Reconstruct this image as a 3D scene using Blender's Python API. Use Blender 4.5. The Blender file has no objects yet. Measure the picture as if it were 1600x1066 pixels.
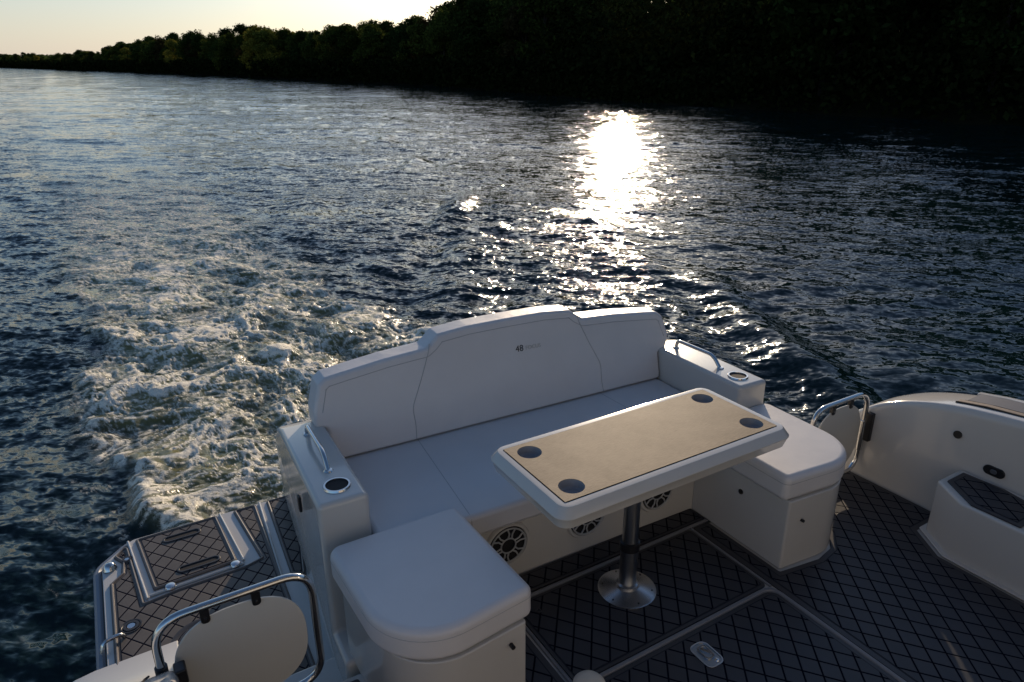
import bpy, bmesh, math, random
import numpy as np
from mathutils import Matrix, Vector
random.seed(7); rng = np.random.default_rng(11)
S = bpy.context.scene; COL = S.collection
# ------------------------------------------------------------------ camera
CAM_Z = 2.85            # camera above the water
DECK_H = 2.1            # camera above the cockpit deck (boat frame)
RW = np.array([[0.85852518, -0.19311446, 0.47501718], [-0.51277141, -0.32332853, 0.79531386], [0, -0.92637221, -0.37660926]])
cam = bpy.data.cameras.new("camera"); co = bpy.data.objects.new("camera", cam); COL.objects.link(co)
cam.sensor_width = 36; cam.lens = 1070 / 1600 * 36; cam.clip_start = 0.05; cam.clip_end = 9000
co.matrix_world = Matrix(((RW[0, 0], -RW[0, 1], -RW[0, 2], 0), (RW[1, 0], -RW[1, 1], -RW[1, 2], 0),
                          (RW[2, 0], -RW[2, 1], -RW[2, 2], CAM_Z), (0, 0, 0, 1)))
S.camera = co
# ------------------------------------------------------------------ sky, sun, exposure
SUN_AZ, SUN_EL = math.radians(39.3), math.radians(13.2)      # azimuth from +Y towards +X
W = bpy.data.worlds.new("World"); S.world = W; W.use_nodes = True
nt = W.node_tree; nt.nodes.clear()
sky = nt.nodes.new('ShaderNodeTexSky'); sky.sky_type = 'NISHITA'; sky.sun_disc = False
sky.sun_elevation = SUN_EL; sky.sun_rotation = SUN_AZ; sky.altitude = 200; sky.air_density = 1.0; sky.dust_density = 1.0; sky.ozone_density = 3.2
bg = nt.nodes.new('ShaderNodeBackground'); bg.inputs[1].default_value = 0.125
wo = nt.nodes.new('ShaderNodeOutputWorld'); 
# the hazy horizon band is paler and less yellow than the clear-air model
tcw = nt.nodes.new('ShaderNodeTexCoord'); sxw = nt.nodes.new('ShaderNodeSeparateXYZ'); nt.links.new(tcw.outputs['Generated'], sxw.inputs[0])
mrw = nt.nodes.new('ShaderNodeMapRange'); mrw.inputs[1].default_value = 0.0; mrw.inputs[2].default_value = .16; mrw.inputs[3].default_value = .66; mrw.inputs[4].default_value = 0.0
nt.links.new(sxw.outputs[2], mrw.inputs[0])
hz = nt.nodes.new('ShaderNodeMix'); hz.data_type = 'RGBA'; hz.inputs[7].default_value = (5.9, 5.35, 4.9, 1)
nt.links.new(mrw.outputs[0], hz.inputs[0]); nt.links.new(sky.outputs[0], hz.inputs[6]); nt.links.new(hz.outputs[2], bg.inputs[0]); nt.links.new(bg.outputs[0], wo.inputs[0])
sl = bpy.data.lights.new("sun", 'SUN'); sl.energy = 3.7; sl.angle = math.radians(0.5); sl.color = (1.0, 0.79, 0.56)
so = bpy.data.objects.new("sun", sl); COL.objects.link(so)
sd = Vector((math.sin(SUN_AZ) * math.cos(SUN_EL), math.cos(SUN_AZ) * math.cos(SUN_EL), math.sin(SUN_EL)))
so.rotation_euler = sd.to_track_quat('Z', 'Y').to_euler()
S.view_settings.view_transform = 'Standard'; S.view_settings.look = 'None'
S.view_settings.exposure = 0.0; S.view_settings.gamma = 1.0
S.render.engine = 'CYCLES'
# ------------------------------------------------------------------ boat frame (the boat runs slightly bow-up)
BR = Matrix(((0.99996502, 0, 0.00836361), (-0.00020383, 0.999703, 0.02436962), (-0.00836112, -0.02437047, 0.99966803))).to_4x4()
BM = Matrix.Translation((0, 0, CAM_Z)) @ BR @ Matrix.Translation((0, 0, -DECK_H))

# ------------------------------------------------------------------ materials
def mat(name, col, rough=.5, metal=0, spec=.5, coat=0, var=0.0, vscale=8, bump=0, bscale=60, bdist=.002, rvar=0.0, sheen=0):
    m = bpy.data.materials.new(name); m.use_nodes = True; n = m.node_tree.nodes; L = m.node_tree.links
    p = n['Principled BSDF']; p.inputs['Base Color'].default_value = (*col, 1); p.inputs['Roughness'].default_value = rough
    p.inputs['Metallic'].default_value = metal; p.inputs['Specular IOR Level'].default_value = spec; p.inputs['Coat Weight'].default_value = coat
    p.inputs['Coat Roughness'].default_value = .08; p.inputs['Sheen Weight'].default_value = sheen
    tc = n.new('ShaderNodeTexCoord')
    if var:
        t = n.new('ShaderNodeTexNoise'); t.inputs['Scale'].default_value = vscale; t.inputs['Detail'].default_value = 5
        L.new(tc.outputs['Object'], t.inputs['Vector'])
        mx = n.new('ShaderNodeMix'); mx.data_type = 'RGBA'
        mx.inputs[6].default_value = (*[c * (1 - var) for c in col], 1); mx.inputs[7].default_value = (*[min(1, c * (1 + var)) for c in col], 1)
        L.new(t.outputs['Fac'], mx.inputs[0]); L.new(mx.outputs[2], p.inputs['Base Color'])
        if rvar:
            r = n.new('ShaderNodeMapRange'); r.inputs[3].default_value = max(0.02, rough - rvar); r.inputs[4].default_value = rough + rvar
            L.new(t.outputs['Fac'], r.inputs[0]); L.new(r.outputs[0], p.inputs['Roughness'])
    if bump:
        b = n.new('ShaderNodeTexNoise'); b.inputs['Scale'].default_value = bscale; b.inputs['Detail'].default_value = 4
        L.new(tc.outputs['Object'], b.inputs['Vector'])
        bp = n.new('ShaderNodeBump'); bp.inputs['Strength'].default_value = bump; bp.inputs['Distance'].default_value = bdist
        L.new(b.outputs['Fac'], bp.inputs['Height']); L.new(bp.outputs[0], p.inputs['Normal'])
    return m
M = {}
M['gel'] = mat('white_gelcoat', (.56, .54, .51), .16, var=.05, vscale=3, rvar=.05, coat=.3)
M['vinyl'] = mat('pale_vinyl', (.64, .62, .62), .42, var=.08, vscale=4, bump=.5, bscale=5, bdist=.014, rvar=.08)
M['vinyl2'] = mat('pale_vinyl_soft', (.64, .62, .62), .42, var=.08, vscale=5, bump=.35, bscale=6, bdist=.008, rvar=.05)
M['seam'] = mat('seam_thread', (.40, .40, .41), .7)
M['gap'] = mat('dark_gap', (.012, .012, .014), .8)
M['black'] = mat('black_plastic', (.012, .012, .014), .35)
M['steel'] = mat('polished_steel', (.62, .62, .62), .12, metal=1, var=.08, vscale=20, rvar=.04)
M['cup'] = mat('steel_cup', (.30, .30, .31), .2, metal=1)
M['alu'] = mat('brushed_aluminium', (.60, .61, .63), .27, metal=1, var=.1, vscale=30)
M['pole'] = mat('anodised_pole', (.42, .44, .47), .3, metal=1)
M['trim'] = mat('pale_deck_trim', (.20, .20, .215), .45)
M['grille'] = mat('grey_grille', (.42, .42, .42), .35)
M['cupgrey'] = mat('grey_cup_well', (.27, .28, .31), .4)
M['acryl'] = mat('frosted_gate_panel', (.60, .58, .53), .25, var=.06, vscale=4)
M['print'] = mat('dark_print', (.02, .025, .035), .5)
M['rub'] = mat('rub_rail_grey', (.17, .20, .25), .35)
M['cream'] = mat('cream_plastic', (.62, .55, .46), .4)
M['pink'] = mat('red_pink_skin', (.62, .20, .18), .5)
M['bark'] = mat('bark', (.022, .018, .014), .9, var=.3, vscale=2)
M['pad_lit_tone'] = mat('eva_border_lit_tone', (.100, .084, .074), .42, var=.15, vscale=25)  # platform border: its brighter, warmer light is put into the colour
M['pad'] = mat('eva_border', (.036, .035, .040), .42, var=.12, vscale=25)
M['rim'] = mat('eva_rim', (.15, .13, .12), .32)
M['navy'] = mat('eva_groove', (.002, .003, .012), .6)

def diamond(name, top, groove, rough=.55):
    m = bpy.data.materials.new(name); m.use_nodes = True; n = m.node_tree.nodes; L = m.node_tree.links
    p = n['Principled BSDF']; p.inputs['Roughness'].default_value = rough
    tc = n.new('ShaderNodeTexCoord'); sx = n.new('ShaderNodeSeparateXYZ'); L.new(tc.outputs['Object'], sx.inputs[0])
    def ma(op, a, b=None, c=None):
        q = n.new('ShaderNodeMath'); q.operation = op
        for i, v in enumerate((a, b, c)):
            if v is None: continue
            if isinstance(v, (int, float)): q.inputs[i].default_value = v
            else: L.new(v, q.inputs[i])
        return q.outputs[0]
    X = ma('DIVIDE', sx.outputs[0], .092); Y = ma('DIVIDE', sx.outputs[1], .117)
    def line(s):
        f = ma('FRACT', s); d = ma('MINIMUM', f, ma('SUBTRACT', 1.0, f))
        r = n.new('ShaderNodeMapRange'); r.interpolation_type = 'SMOOTHSTEP'
        r.inputs[1].default_value = .025; r.inputs[2].default_value = .075; L.new(d, r.inputs[0]); return r.outputs[0]
    h = ma('MINIMUM', line(ma('ADD', X, Y)), line(ma('SUBTRACT', X, Y)))
    t = n.new('ShaderNodeTexNoise'); t.inputs['Scale'].default_value = 3.5; t.inputs['Detail'].default_value = 9; t.inputs['Roughness'].default_value = .65; L.new(tc.outputs['Object'], t.inputs['Vector'])
    t2 = n.new('ShaderNodeTexNoise'); t2.inputs['Scale'].default_value = 260; L.new(tc.outputs['Object'], t2.inputs['Vector'])
    c = n.new('ShaderNodeMix'); c.data_type = 'RGBA'; c.inputs[6].default_value = (*[v * .45 for v in top], 1); c.inputs[7].default_value = (*[v * 1.5 for v in top], 1)
    L.new(t.outputs['Fac'], c.inputs[0])
    mx = n.new('ShaderNodeMix'); mx.data_type = 'RGBA'; mx.inputs[6].default_value = (*groove, 1); L.new(c.outputs[2], mx.inputs[7]); L.new(h, mx.inputs[0])
    L.new(mx.outputs[2], p.inputs['Base Color'])
    L.new(ma('MULTIPLY', h, .5), p.inputs['Specular IOR Level'])
    hh = ma('ADD', h, ma('MULTIPLY', t2.outputs['Fac'], .12))
    bp = n.new('ShaderNodeBump'); bp.inputs['Distance'].default_value = .0012; bp.inputs['Strength'].default_value = .6; L.new(hh, bp.inputs['Height']); L.new(bp.outputs[0], p.inputs['Normal'])
    return m
M['diamond_lit_tone'] = diamond('diamond_eva_lit_tone', (.105, .088, .076), (.003, .004, .014), .5)  # same EVA as the cockpit, with the platform's light put into the colour
M['diamond'] = diamond('diamond_eva', (.029, .030, .038), (.004, .005, .012), .47)  # cockpit copy, with the shade's darker, bluer tone put into the colour

def insert_mat():
    m = bpy.data.materials.new('woven_tan'); m.use_nodes = True; n = m.node_tree.nodes; L = m.node_tree.links
    p = n['Principled BSDF']; p.inputs['Roughness'].default_value = .62; p.inputs['Specular IOR Level'].default_value = .25
    tc = n.new('ShaderNodeTexCoord'); mp = n.new('ShaderNodeMapping'); mp.inputs['Scale'].default_value = (40, 400, 40); L.new(tc.outputs['Object'], mp.inputs[0])
    a = n.new('ShaderNodeTexNoise'); a.inputs['Scale'].default_value = 1; a.inputs['Detail'].default_value = 3; L.new(mp.outputs[0], a.inputs['Vector'])
    b = n.new('ShaderNodeTexNoise'); b.inputs['Scale'].default_value = 9; b.inputs['Detail'].default_value = 6; L.new(tc.outputs['Object'], b.inputs['Vector'])
    ad = n.new('ShaderNodeMath'); ad.operation = 'ADD'; L.new(a.outputs['Fac'], ad.inputs[0]); L.new(b.outputs['Fac'], ad.inputs[1])
    r = n.new('ShaderNodeMapRange'); r.inputs[1].default_value = .7; r.inputs[2].default_value = 1.3; L.new(ad.outputs[0], r.inputs[0])
    mx = n.new('ShaderNodeMix'); mx.data_type = 'RGBA'; mx.inputs[6].default_value = (.17, .125, .082, 1); mx.inputs[7].default_value = (.31, .235, .16, 1)
    L.new(r.outputs[0], mx.inputs[0]); L.new(mx.outputs[2], p.inputs['Base Color'])
    bp = n.new('ShaderNodeBump'); bp.inputs['Distance'].default_value = .0006; L.new(a.outputs['Fac'], bp.inputs['Height']); L.new(bp.outputs[0], p.inputs['Normal'])
    return m
M['tan'] = insert_mat()

# ------------------------------------------------------------------ object helpers
def thing(name, label, cat, loc=(0, 0, 0), rotz=0, group=None, boat=True):
    o = bpy.data.objects.new(name, None); COL.objects.link(o); o.empty_display_size = .1
    L = Matrix.Translation(loc) @ Matrix.Rotation(rotz, 4, 'Z')
    o.matrix_world = (BM @ L) if boat else L
    o['label'] = label; o['category'] = cat
    if group: o['group'] = group
    return o
OFF = {}
def bthing(name, label, cat, loc, rotz=0, group=None):
    """boat thing: meshes handed to part() are written in boat coordinates, unrotated about loc"""
    o = thing(name, label, cat, loc, rotz, group); OFF[o.name] = Vector(loc); return o
def part(name, bm, m, parent, bevel=0, seg=3, smooth=True, label=None, angle=35, sub=0):
    me = bpy.data.meshes.new(name); root = parent
    while root.parent: root = root.parent
    off = OFF.get(root.name, Vector((0, 0, 0)))
    bmesh.ops.translate(bm, verts=bm.verts, vec=-off)
    bmesh.ops.recalc_face_normals(bm, faces=bm.faces)
    bm.to_mesh(me); bm.free()
    me.materials.append(m); o = bpy.data.objects.new(name, me); COL.objects.link(o); o.parent = parent
    if smooth:
        for p in me.polygons: p.use_smooth = True
    if bevel:
        b = o.modifiers.new('bevel', 'BEVEL'); b.width = bevel; b.segments = seg; b.limit_method = 'ANGLE'; b.angle_limit = math.radians(angle); b.harden_normals = True
    elif smooth and not sub:
        me.set_sharp_from_angle(angle=math.radians(angle))
    if sub:
        s = o.modifiers.new('sub', 'SUBSURF'); s.levels = s.render_levels = sub
    if label: o['label'] = label
    return o
def BMN(): return bmesh.new()
def box(bm, x0, x1, y0, y1, z0, z1):
    v = [bm.verts.new(p) for p in ((x0, y0, z0), (x1, y0, z0), (x1, y1, z0), (x0, y1, z0), (x0, y0, z1), (x1, y0, z1), (x1, y1, z1), (x0, y1, z1))]
    for f in ((3, 2, 1, 0), (4, 5, 6, 7), (0, 1, 5, 4), (1, 2, 6, 5), (2, 3, 7, 6), (3, 0, 4, 7)): bm.faces.new([v[i] for i in f])
    return bm
def prism(bm, poly, z0, z1, axis='z', inset_top=0):
    """extrude a 2-D outline along an axis; axis z: (x,y), y: (x,z), x: (y,z)"""
    def P(a, b, c):
        return {'z': (a, b, c), 'y': (a, c, b), 'x': (c, a, b)}[axis]
    top = offset(poly, inset_top) if inset_top else poly
    a = [bm.verts.new(P(x, y, z0)) for x, y in poly]; b = [bm.verts.new(P(x, y, z1)) for x, y in top]
    n = len(poly); bm.faces.new(a[::-1]); bm.faces.new(b)
    for i in range(n): bm.faces.new((a[i], a[(i + 1) % n], b[(i + 1) % n], b[i]))
    return bm
def area(p): return sum(p[i][0] * p[(i + 1) % len(p)][1] - p[(i + 1) % len(p)][0] * p[i][1] for i in range(len(p))) / 2
def offset(poly, d):
    """shrink a polygon by d (mitred)"""
    s = 1 if area(poly) > 0 else -1; out = []; n = len(poly)
    for i in range(n):
        p0, p1, p2 = Vector(poly[i - 1]), Vector(poly[i]), Vector(poly[(i + 1) % n])
        e1 = (p1 - p0).normalized(); e2 = (p2 - p1).normalized()
        n1 = Vector((-e1.y, e1.x)) * s; n2 = Vector((-e2.y, e2.x)) * s
        b = n1 + n2
        if b.length < 1e-6: b = n1.copy()
        b.normalize(); k = d / max(.35, b.dot(n1)); q = p1 + b * k; out.append((q.x, q.y))
    return out
def rounded(poly, rad, seg=6):
    """fillet the corners; rad a number or a list per corner"""
    out = []; n = len(poly)
    for i in range(n):
        r = rad[i] if isinstance(rad, (list, tuple)) else rad
        p0, p1, p2 = Vector(poly[i - 1]), Vector(poly[i]), Vector(poly[(i + 1) % n])
        if r <= 0: out.append(tuple(p1)); continue
        a = (p0 - p1); b = (p2 - p1); la, lb = a.length, b.length; a.normalize(); b.normalize()
        ang = math.acos(max(-1, min(1, a.dot(b)))); t = min(r / math.tan(ang / 2), la * .49, lb * .49); r2 = t * math.tan(ang / 2)
        c = p1 + (a + b).normalized() * (r2 / math.sin(ang / 2)); s = p1 + a * t - c; e = p1 + b * t - c
        a0 = math.atan2(s.y, s.x); a1 = math.atan2(e.y, e.x); d = (a1 - a0 + math.pi) % (2 * math.pi) - math.pi
        for k in range(seg + 1):
            w = a0 + d * k / seg; out.append((c.x + r2 * math.cos(w), c.y + r2 * math.sin(w)))
    return out
def fillet3(pts, r, seg=6, closed=False):
    pts = [Vector(p) for p in pts]; out = []; n = len(pts)
    for i in range(n):
        if not closed and i in (0, n - 1): out.append(pts[i]); continue
        p0, p1, p2 = pts[i - 1], pts[i], pts[(i + 1) % n]
        a = p0 - p1; b = p2 - p1; t = min(r, a.length * .48, b.length * .48); a.normalize(); b.normalize()
        s = p1 + a * t; e = p1 + b * t
        for k in range(seg + 1):
            w = k / seg; out.append(s * (1 - w) ** 2 + p1 * 2 * w * (1 - w) + e * w * w)
    return out
def tube(bm, pts, r, seg=14, closed=False, flat=None):
    pts = [Vector(p) for p in pts]; n = len(pts); rings = []; up = None
    for i in range(n):
        if closed: t = pts[(i + 1) % n] - pts[i - 1]
        else: t = pts[min(i + 1, n - 1)] - pts[max(i - 1, 0)]
        t.normalize()
        if up is None: up = Vector((0, 0, 1)) if abs(t.z) < .9 else Vector((1, 0, 0))
        s = t.cross(up).normalized(); up = s.cross(t).normalized(); ring = []
        rr = r[i] if isinstance(r, (list, tuple)) else r
        for k in range(seg):
            a = 2 * math.pi * k / seg; ring.append(bm.verts.new(pts[i] + s * (math.cos(a) * rr) + up * (math.sin(a) * rr * (flat or 1))))
        rings.append(ring)
    m = n if closed else n - 1
    for i in range(m):
        A, B = rings[i], rings[(i + 1) % n]
        for k in range(seg): bm.faces.new((A[k], A[(k + 1) % seg], B[(k + 1) % seg], B[k]))
    if not closed: bm.faces.new(rings[0][::-1]); bm.faces.new(rings[-1])
    return bm
def lathe(bm, prof, c=(0, 0, 0), seg=40, axis='z'):
    def P(r, z, a):
        x, y = r * math.cos(a), r * math.sin(a)
        q = {'z': (x, y, z), 'y': (x, -z, y), 'x': (z, x, y)}[axis]
        return (q[0] + c[0], q[1] + c[1], q[2] + c[2])
    rings = []
    for r, z in prof:
        if r < 1e-6: rings.append([bm.verts.new(P(0, z, 0))])
        else: rings.append([bm.verts.new(P(r, z, 2 * math.pi * k / seg)) for k in range(seg)])
    for A, B in zip(rings, rings[1:]):
        for k in range(seg):
            j = (k + 1) % seg
            if len(A) == 1 and len(B) == 1: continue
            if len(A) == 1: bm.faces.new((A[0], B[j], B[k]))
            elif len(B) == 1: bm.faces.new((A[k], A[j], B[0]))
            else: bm.faces.new((A[k], A[j], B[j], B[k]))
    return bm
def loft(bm, rings, cap=True, closed=True):
    R_ = [[bm.verts.new(p) for p in r] for r in rings]; n = len(R_[0])
    for A, B in zip(R_, R_[1:]):
        for k in range(n if closed else n - 1): bm.faces.new((A[k], A[(k + 1) % n], B[(k + 1) % n], B[k]))
    if cap: bm.faces.new(R_[0][::-1]); bm.faces.new(R_[-1])
    return bm
def ring2(bm, outer, inner, z0, z1):
    """flat frame between two outlines of equal vertex count"""
    n = len(outer)
    A = [bm.verts.new((x, y, z1)) for x, y in outer]; B = [bm.verts.new((x, y, z1)) for x, y in inner]
    C = [bm.verts.new((x, y, z0)) for x, y in outer]; D = [bm.verts.new((x, y, z0)) for x, y in inner]
    for i in range(n):
        j = (i + 1) % n; bm.faces.new((A[i], A[j], B[j], B[i])); bm.faces.new((C[i], C[j], A[j], A[i])); bm.faces.new((B[i], B[j], D[j], D[i]))
    return bm
def fan(bm, cap):   # robust cap for concave outlines
    return bmesh.ops.triangulate(bm, faces=cap)
def diamond_pad(parent, name, poly, z, border=.028, rad=.02):
    """EVA pad: plain border, dark groove, diamond field 1 mm proud of the groove"""
    o = rounded(poly, rad, 4)
    a = part(name, prism(BMN(), o, z - .004, z + .004), M['pad_lit_tone' if z < -.1 else 'pad'], parent, bevel=.0015, seg=1)
    i1 = rounded(offset(poly, border), rad * .6, 3); i2 = rounded(offset(poly, border + .006), rad * .5, 3)
    part('groove', prism(BMN(), i1, z + .001, z + .0046), M['navy'], a, smooth=False)
    part('diamond_field', prism(BMN(), i2, z + .002, z + .0062), M['diamond_lit_tone' if z < -.1 else 'diamond'], a, smooth=False)
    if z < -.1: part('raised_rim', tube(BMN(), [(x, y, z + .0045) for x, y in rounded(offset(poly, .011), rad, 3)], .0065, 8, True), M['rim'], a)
    return a
def text_part(txt, size, mtx, m, parent, name, ext=.0006):
    cu = bpy.data.curves.new(name, 'FONT'); cu.body = txt; cu.size = size; cu.extrude = ext
    t = bpy.data.objects.new(name + '_tmp', cu); COL.objects.link(t); bpy.context.view_layer.update()
    me = bpy.data.meshes.new_from_object(t.evaluated_get(bpy.context.evaluated_depsgraph_get())); bpy.data.objects.remove(t)
    me.transform(mtx); root = parent
    while root.parent: root = root.parent
    me.transform(Matrix.Translation(-OFF.get(root.name, Vector((0, 0, 0)))))
    me.materials.clear(); me.materials.append(m); o = bpy.data.objects.new(name, me); COL.objects.link(o); o.parent = parent; return o

# ================================================================== THE BOAT
CX = 1.68                       # centreline
boat = bthing('motor_boat', 'white motor boat seen from aboard with dark diamond-pattern deck and swim platform', 'boat', (CX, 1.5, 0))
# hull below the decks
def hull_outline(z):
    k = 1 - max(0, -z) * .10
    xs = 2.06 * k
    return rounded([(CX - xs, -6.0), (CX + xs, -6.0), (CX + xs, 3.72), (CX + xs - .17, 3.89 + z * .25), (CX - xs + .17, 3.89 + z * .25), (CX - xs, 3.72)], .04, 4)
bm = BMN(); loft(bm, [[(x, y, z) for x, y in hull_outline(z)] for z in (-1.1, -.6, -.36, -.31)])
part('hull', bm, M['gel'], boat, bevel=.008)
# rub rail round the platform edge
ro = [(CX - 2.062, 1.9, -.34), (CX - 2.062, 3.71, -.34), (CX - 1.90, 3.885, -.34), (CX + 1.90, 3.885, -.34), (CX + 2.062, 3.71, -.34), (CX + 2.062, 1.9, -.34)]
part('rub_rail', tube(BMN(), fillet3(ro, .05), .022, 10), M['rub'], boat)
# platform top sheet
plat = rounded([(CX - 2.035, 1.9), (CX - 2.035, 3.70), (CX - 1.88, 3.865), (CX + 1.88, 3.865), (CX + 2.035, 3.70), (CX + 2.035, 1.9)], [0, .04, .04, .04, .04, 0], 4)
platform = part('swim_platform', prism(BMN(), plat, -.33, -.300), M['gel'], boat, bevel=.004)
ZP = -.297
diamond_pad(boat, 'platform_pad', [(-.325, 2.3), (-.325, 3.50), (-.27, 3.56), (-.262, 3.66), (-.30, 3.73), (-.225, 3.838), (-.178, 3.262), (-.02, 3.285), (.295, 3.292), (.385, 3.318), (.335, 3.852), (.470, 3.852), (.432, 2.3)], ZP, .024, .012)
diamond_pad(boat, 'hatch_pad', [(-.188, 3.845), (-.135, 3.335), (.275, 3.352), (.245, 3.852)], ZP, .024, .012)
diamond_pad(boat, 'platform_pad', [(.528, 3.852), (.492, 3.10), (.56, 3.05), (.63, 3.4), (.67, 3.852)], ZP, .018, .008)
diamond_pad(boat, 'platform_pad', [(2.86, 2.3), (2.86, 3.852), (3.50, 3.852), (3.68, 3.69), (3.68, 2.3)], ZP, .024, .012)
# trim bars beside the channels
for a, b in (((-.222, 3.845), (-.166, 3.285)), ((.262, 3.857), (.303, 3.345)), ((.490, 3.857), (.447, 3.1))):
    part('channel_trim', tube(BMN(), [(a[0], a[1], ZP + .004), (b[0], b[1], ZP + .004)], .007, 8), M['gel'], boat)
part('channel_trim', tube(BMN(), [(-.155, 3.300, ZP + .004), (.300, 3.318, ZP + .004)], .007, 8), M['gel'], boat)
def slot(x0, x1, y):
    def st(r): return [(x0 + math.cos(a) * r, y + math.sin(a) * r) for a in np.linspace(math.pi / 2, 3 * math.pi / 2, 9)] + [(x1 + math.cos(a) * r, y + math.sin(a) * r) for a in np.linspace(-math.pi / 2, math.pi / 2, 9)]
    s = part('finger_slot', ring2(BMN(), st(.030), st(.018), ZP, ZP + .012), M['pad'], boat, bevel=.003, seg=2)
    part('slot_well', prism(BMN(), st(.019), ZP, ZP + .0075), M['gap'], s, smooth=False)
slot(-.025, .115, 3.745); slot(.015, .17, 3.43)
for x, y in ((-.058, 3.318), (.258, 3.328)):
    part('hinge', lathe(BMN(), [(.0001, .017), (.012, .016), (.022, .013), (.027, .006), (.028, 0)], (x, y, ZP + .002), 24), M['alu'], boat)
for x, y, r in ((-.236, 3.672, .022), (-.247, 3.115, .034), (.03, 2.86, .10), (.10, 2.55, .03)):
    f = part('deck_fitting', lathe(BMN(), [(r * .62, .004), (r * .66, .011), (r, .011), (r * 1.04, .004), (r * 1.2, .009), (r * 1.35, .009), (r * 1.38, 0)], (x, y, ZP + .001), 32), M['pad'], boat)
    part('cap', lathe(BMN(), [(.0001, .008), (r * .5, .008), (r * .58, .003)], (x, y, ZP + .003), 24), M['alu' if r < .09 else 'navy'], f)
part('cleat', lathe(BMN(), [(.0001, .034), (.014, .032), (.026, .022), (.031, .006), (.034, 0)], (-.318, 3.645, ZP + .002), 28), M['steel'], boat)
part('cleat', tube(BMN(), fillet3([(-.375, 3.02, ZP - .01), (-.36, 3.03, ZP + .035), (-.29, 3.05, ZP + .035), (-.27, 3.055, ZP - .005)], .02), .009, 10), M['steel'], boat)

# cockpit deck block and pads
deck = part('cockpit_deck', box(BMN(), -.06, 3.42, -6.0, 2.02, -.305, -.004), M['gel'], boat, bevel=.01)
part('step', box(BMN(), -.06, .50, 2.02, 2.30, -.305, -.15), M['gel'], boat, bevel=.012)
part('step', box(BMN(), 2.86, 3.42, 2.02, 2.30, -.305, -.15), M['gel'], boat, bevel=.012)
ZD = 0.0
diamond_pad(boat, 'deck_pad', [(1.187, 1.542), (2.228, 1.542), (2.228, 2.018), (1.187, 2.018)], ZD, .014, .02)                 # hatch under the table
diamond_pad(boat, 'deck_pad', [(1.187, .55), (2.224, .55), (2.224, 1.514), (1.187, 1.514)], ZD, .018, .05)                    # forward hatch
diamond_pad(boat, 'deck_pad', [(1.06, 2.052), (2.36, 2.046), (2.36, 2.16), (1.06, 2.17)], ZD, .012, .004)
diamond_pad(boat, 'deck_pad', [(2.250, -1.5), (2.250, 2.018), (2.350, 2.015), (2.350, 1.572), (2.58, 1.538), (2.70, 1.560), (2.795, 1.64), (2.845, 1.78), (2.862, 1.99), (3.405, 1.99), (3.405, 1.43), (3.19, 1.43), (3.075, 1.26), (3.075, -1.5)], ZD, .025, .01)
diamond_pad(boat, 'deck_pad', [(1.158, -1.5), (1.158, 2.01), (1.012, 2.01), (1.010, 1.572), (.78, 1.538), (.66, 1.560), (.565, 1.64), (.515, 1.78), (.50, 1.99), (-.04, 1.99), (-.04, -1.5)], ZD, .025, .01)
# pale trim lines between the pads
bm = BMN()
for y in (2.030,): box(bm, 1.0, 2.36, y - .009, y + .009, -.003, .0075)
part('deck_trim', bm, M['trim'], boat, bevel=.003, seg=2)
part('deck_trim', tube(BMN(), fillet3([(1.20, 1.528, .001), (2.237, 1.528, .001), (2.237, .3, .001)], .06, 8), .0105, 8, flat=.7), M['trim'], boat)
part('deck_trim', tube(BMN(), [(2.239, 1.53, .001), (2.239, 2.03, .001)], .006, 8), M['trim'], boat)
part('deck_trim', tube(BMN(), [(1.175, 2.03, .001), (1.175, .3, .001)], .007, 8), M['trim'], boat)
# flush latch in the forward hatch
def rrect(cx, cy, w, h, r, ang=0, seg=5):
    p = rounded([(-w / 2, -h / 2), (w / 2, -h / 2), (w / 2, h / 2), (-w / 2, h / 2)], r, seg); c, s = math.cos(ang), math.sin(ang)
    return [(cx + x * c - y * s, cy + x * s + y * c) for x, y in p]
lx, ly = 1.702, 1.392
la = part('hatch_latch', ring2(BMN(), rrect(lx, ly, .088, .125, .03), rrect(lx, ly, .074, .111, .024), ZD + .004, ZD + .011), M['alu'], boat, bevel=.001, seg=1)
part('latch_plate', prism(BMN(), rrect(lx, ly, .076, .113, .024), ZD + .003, ZD + .0075), M['pole'], la, smooth=False)
part('latch_lever', ring2(BMN(), rrect(lx + .004, ly + .008, .048, .07, .018), rrect(lx + .004, ly + .008, .034, .056, .014), ZD + .0075, ZD + .013), M['steel'], la, bevel=.001, seg=1)
part('latch_lever', prism(BMN(), rrect(lx + .010, ly + .012, .016, .05, .007, .5), ZD + .0075, ZD + .012), M['steel'], la, bevel=.001, seg=1)
part('latch_screw', lathe(BMN(), [(.0001, .005), (.007, .004), (.010, 0)], (lx + .016, ly - .040, ZD + .0075), 16), M['steel'], la)
for x, y, ra in ((1.27, 1.93, .012), (2.03, 1.95, .012)):
    part('deck_fitting', lathe(BMN(), [(ra * .5, .0), (ra * .6, .005), (ra, .005), (ra * 1.1, 0)], (x, y, ZD + .006), 20), M['pad'], boat)

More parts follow.
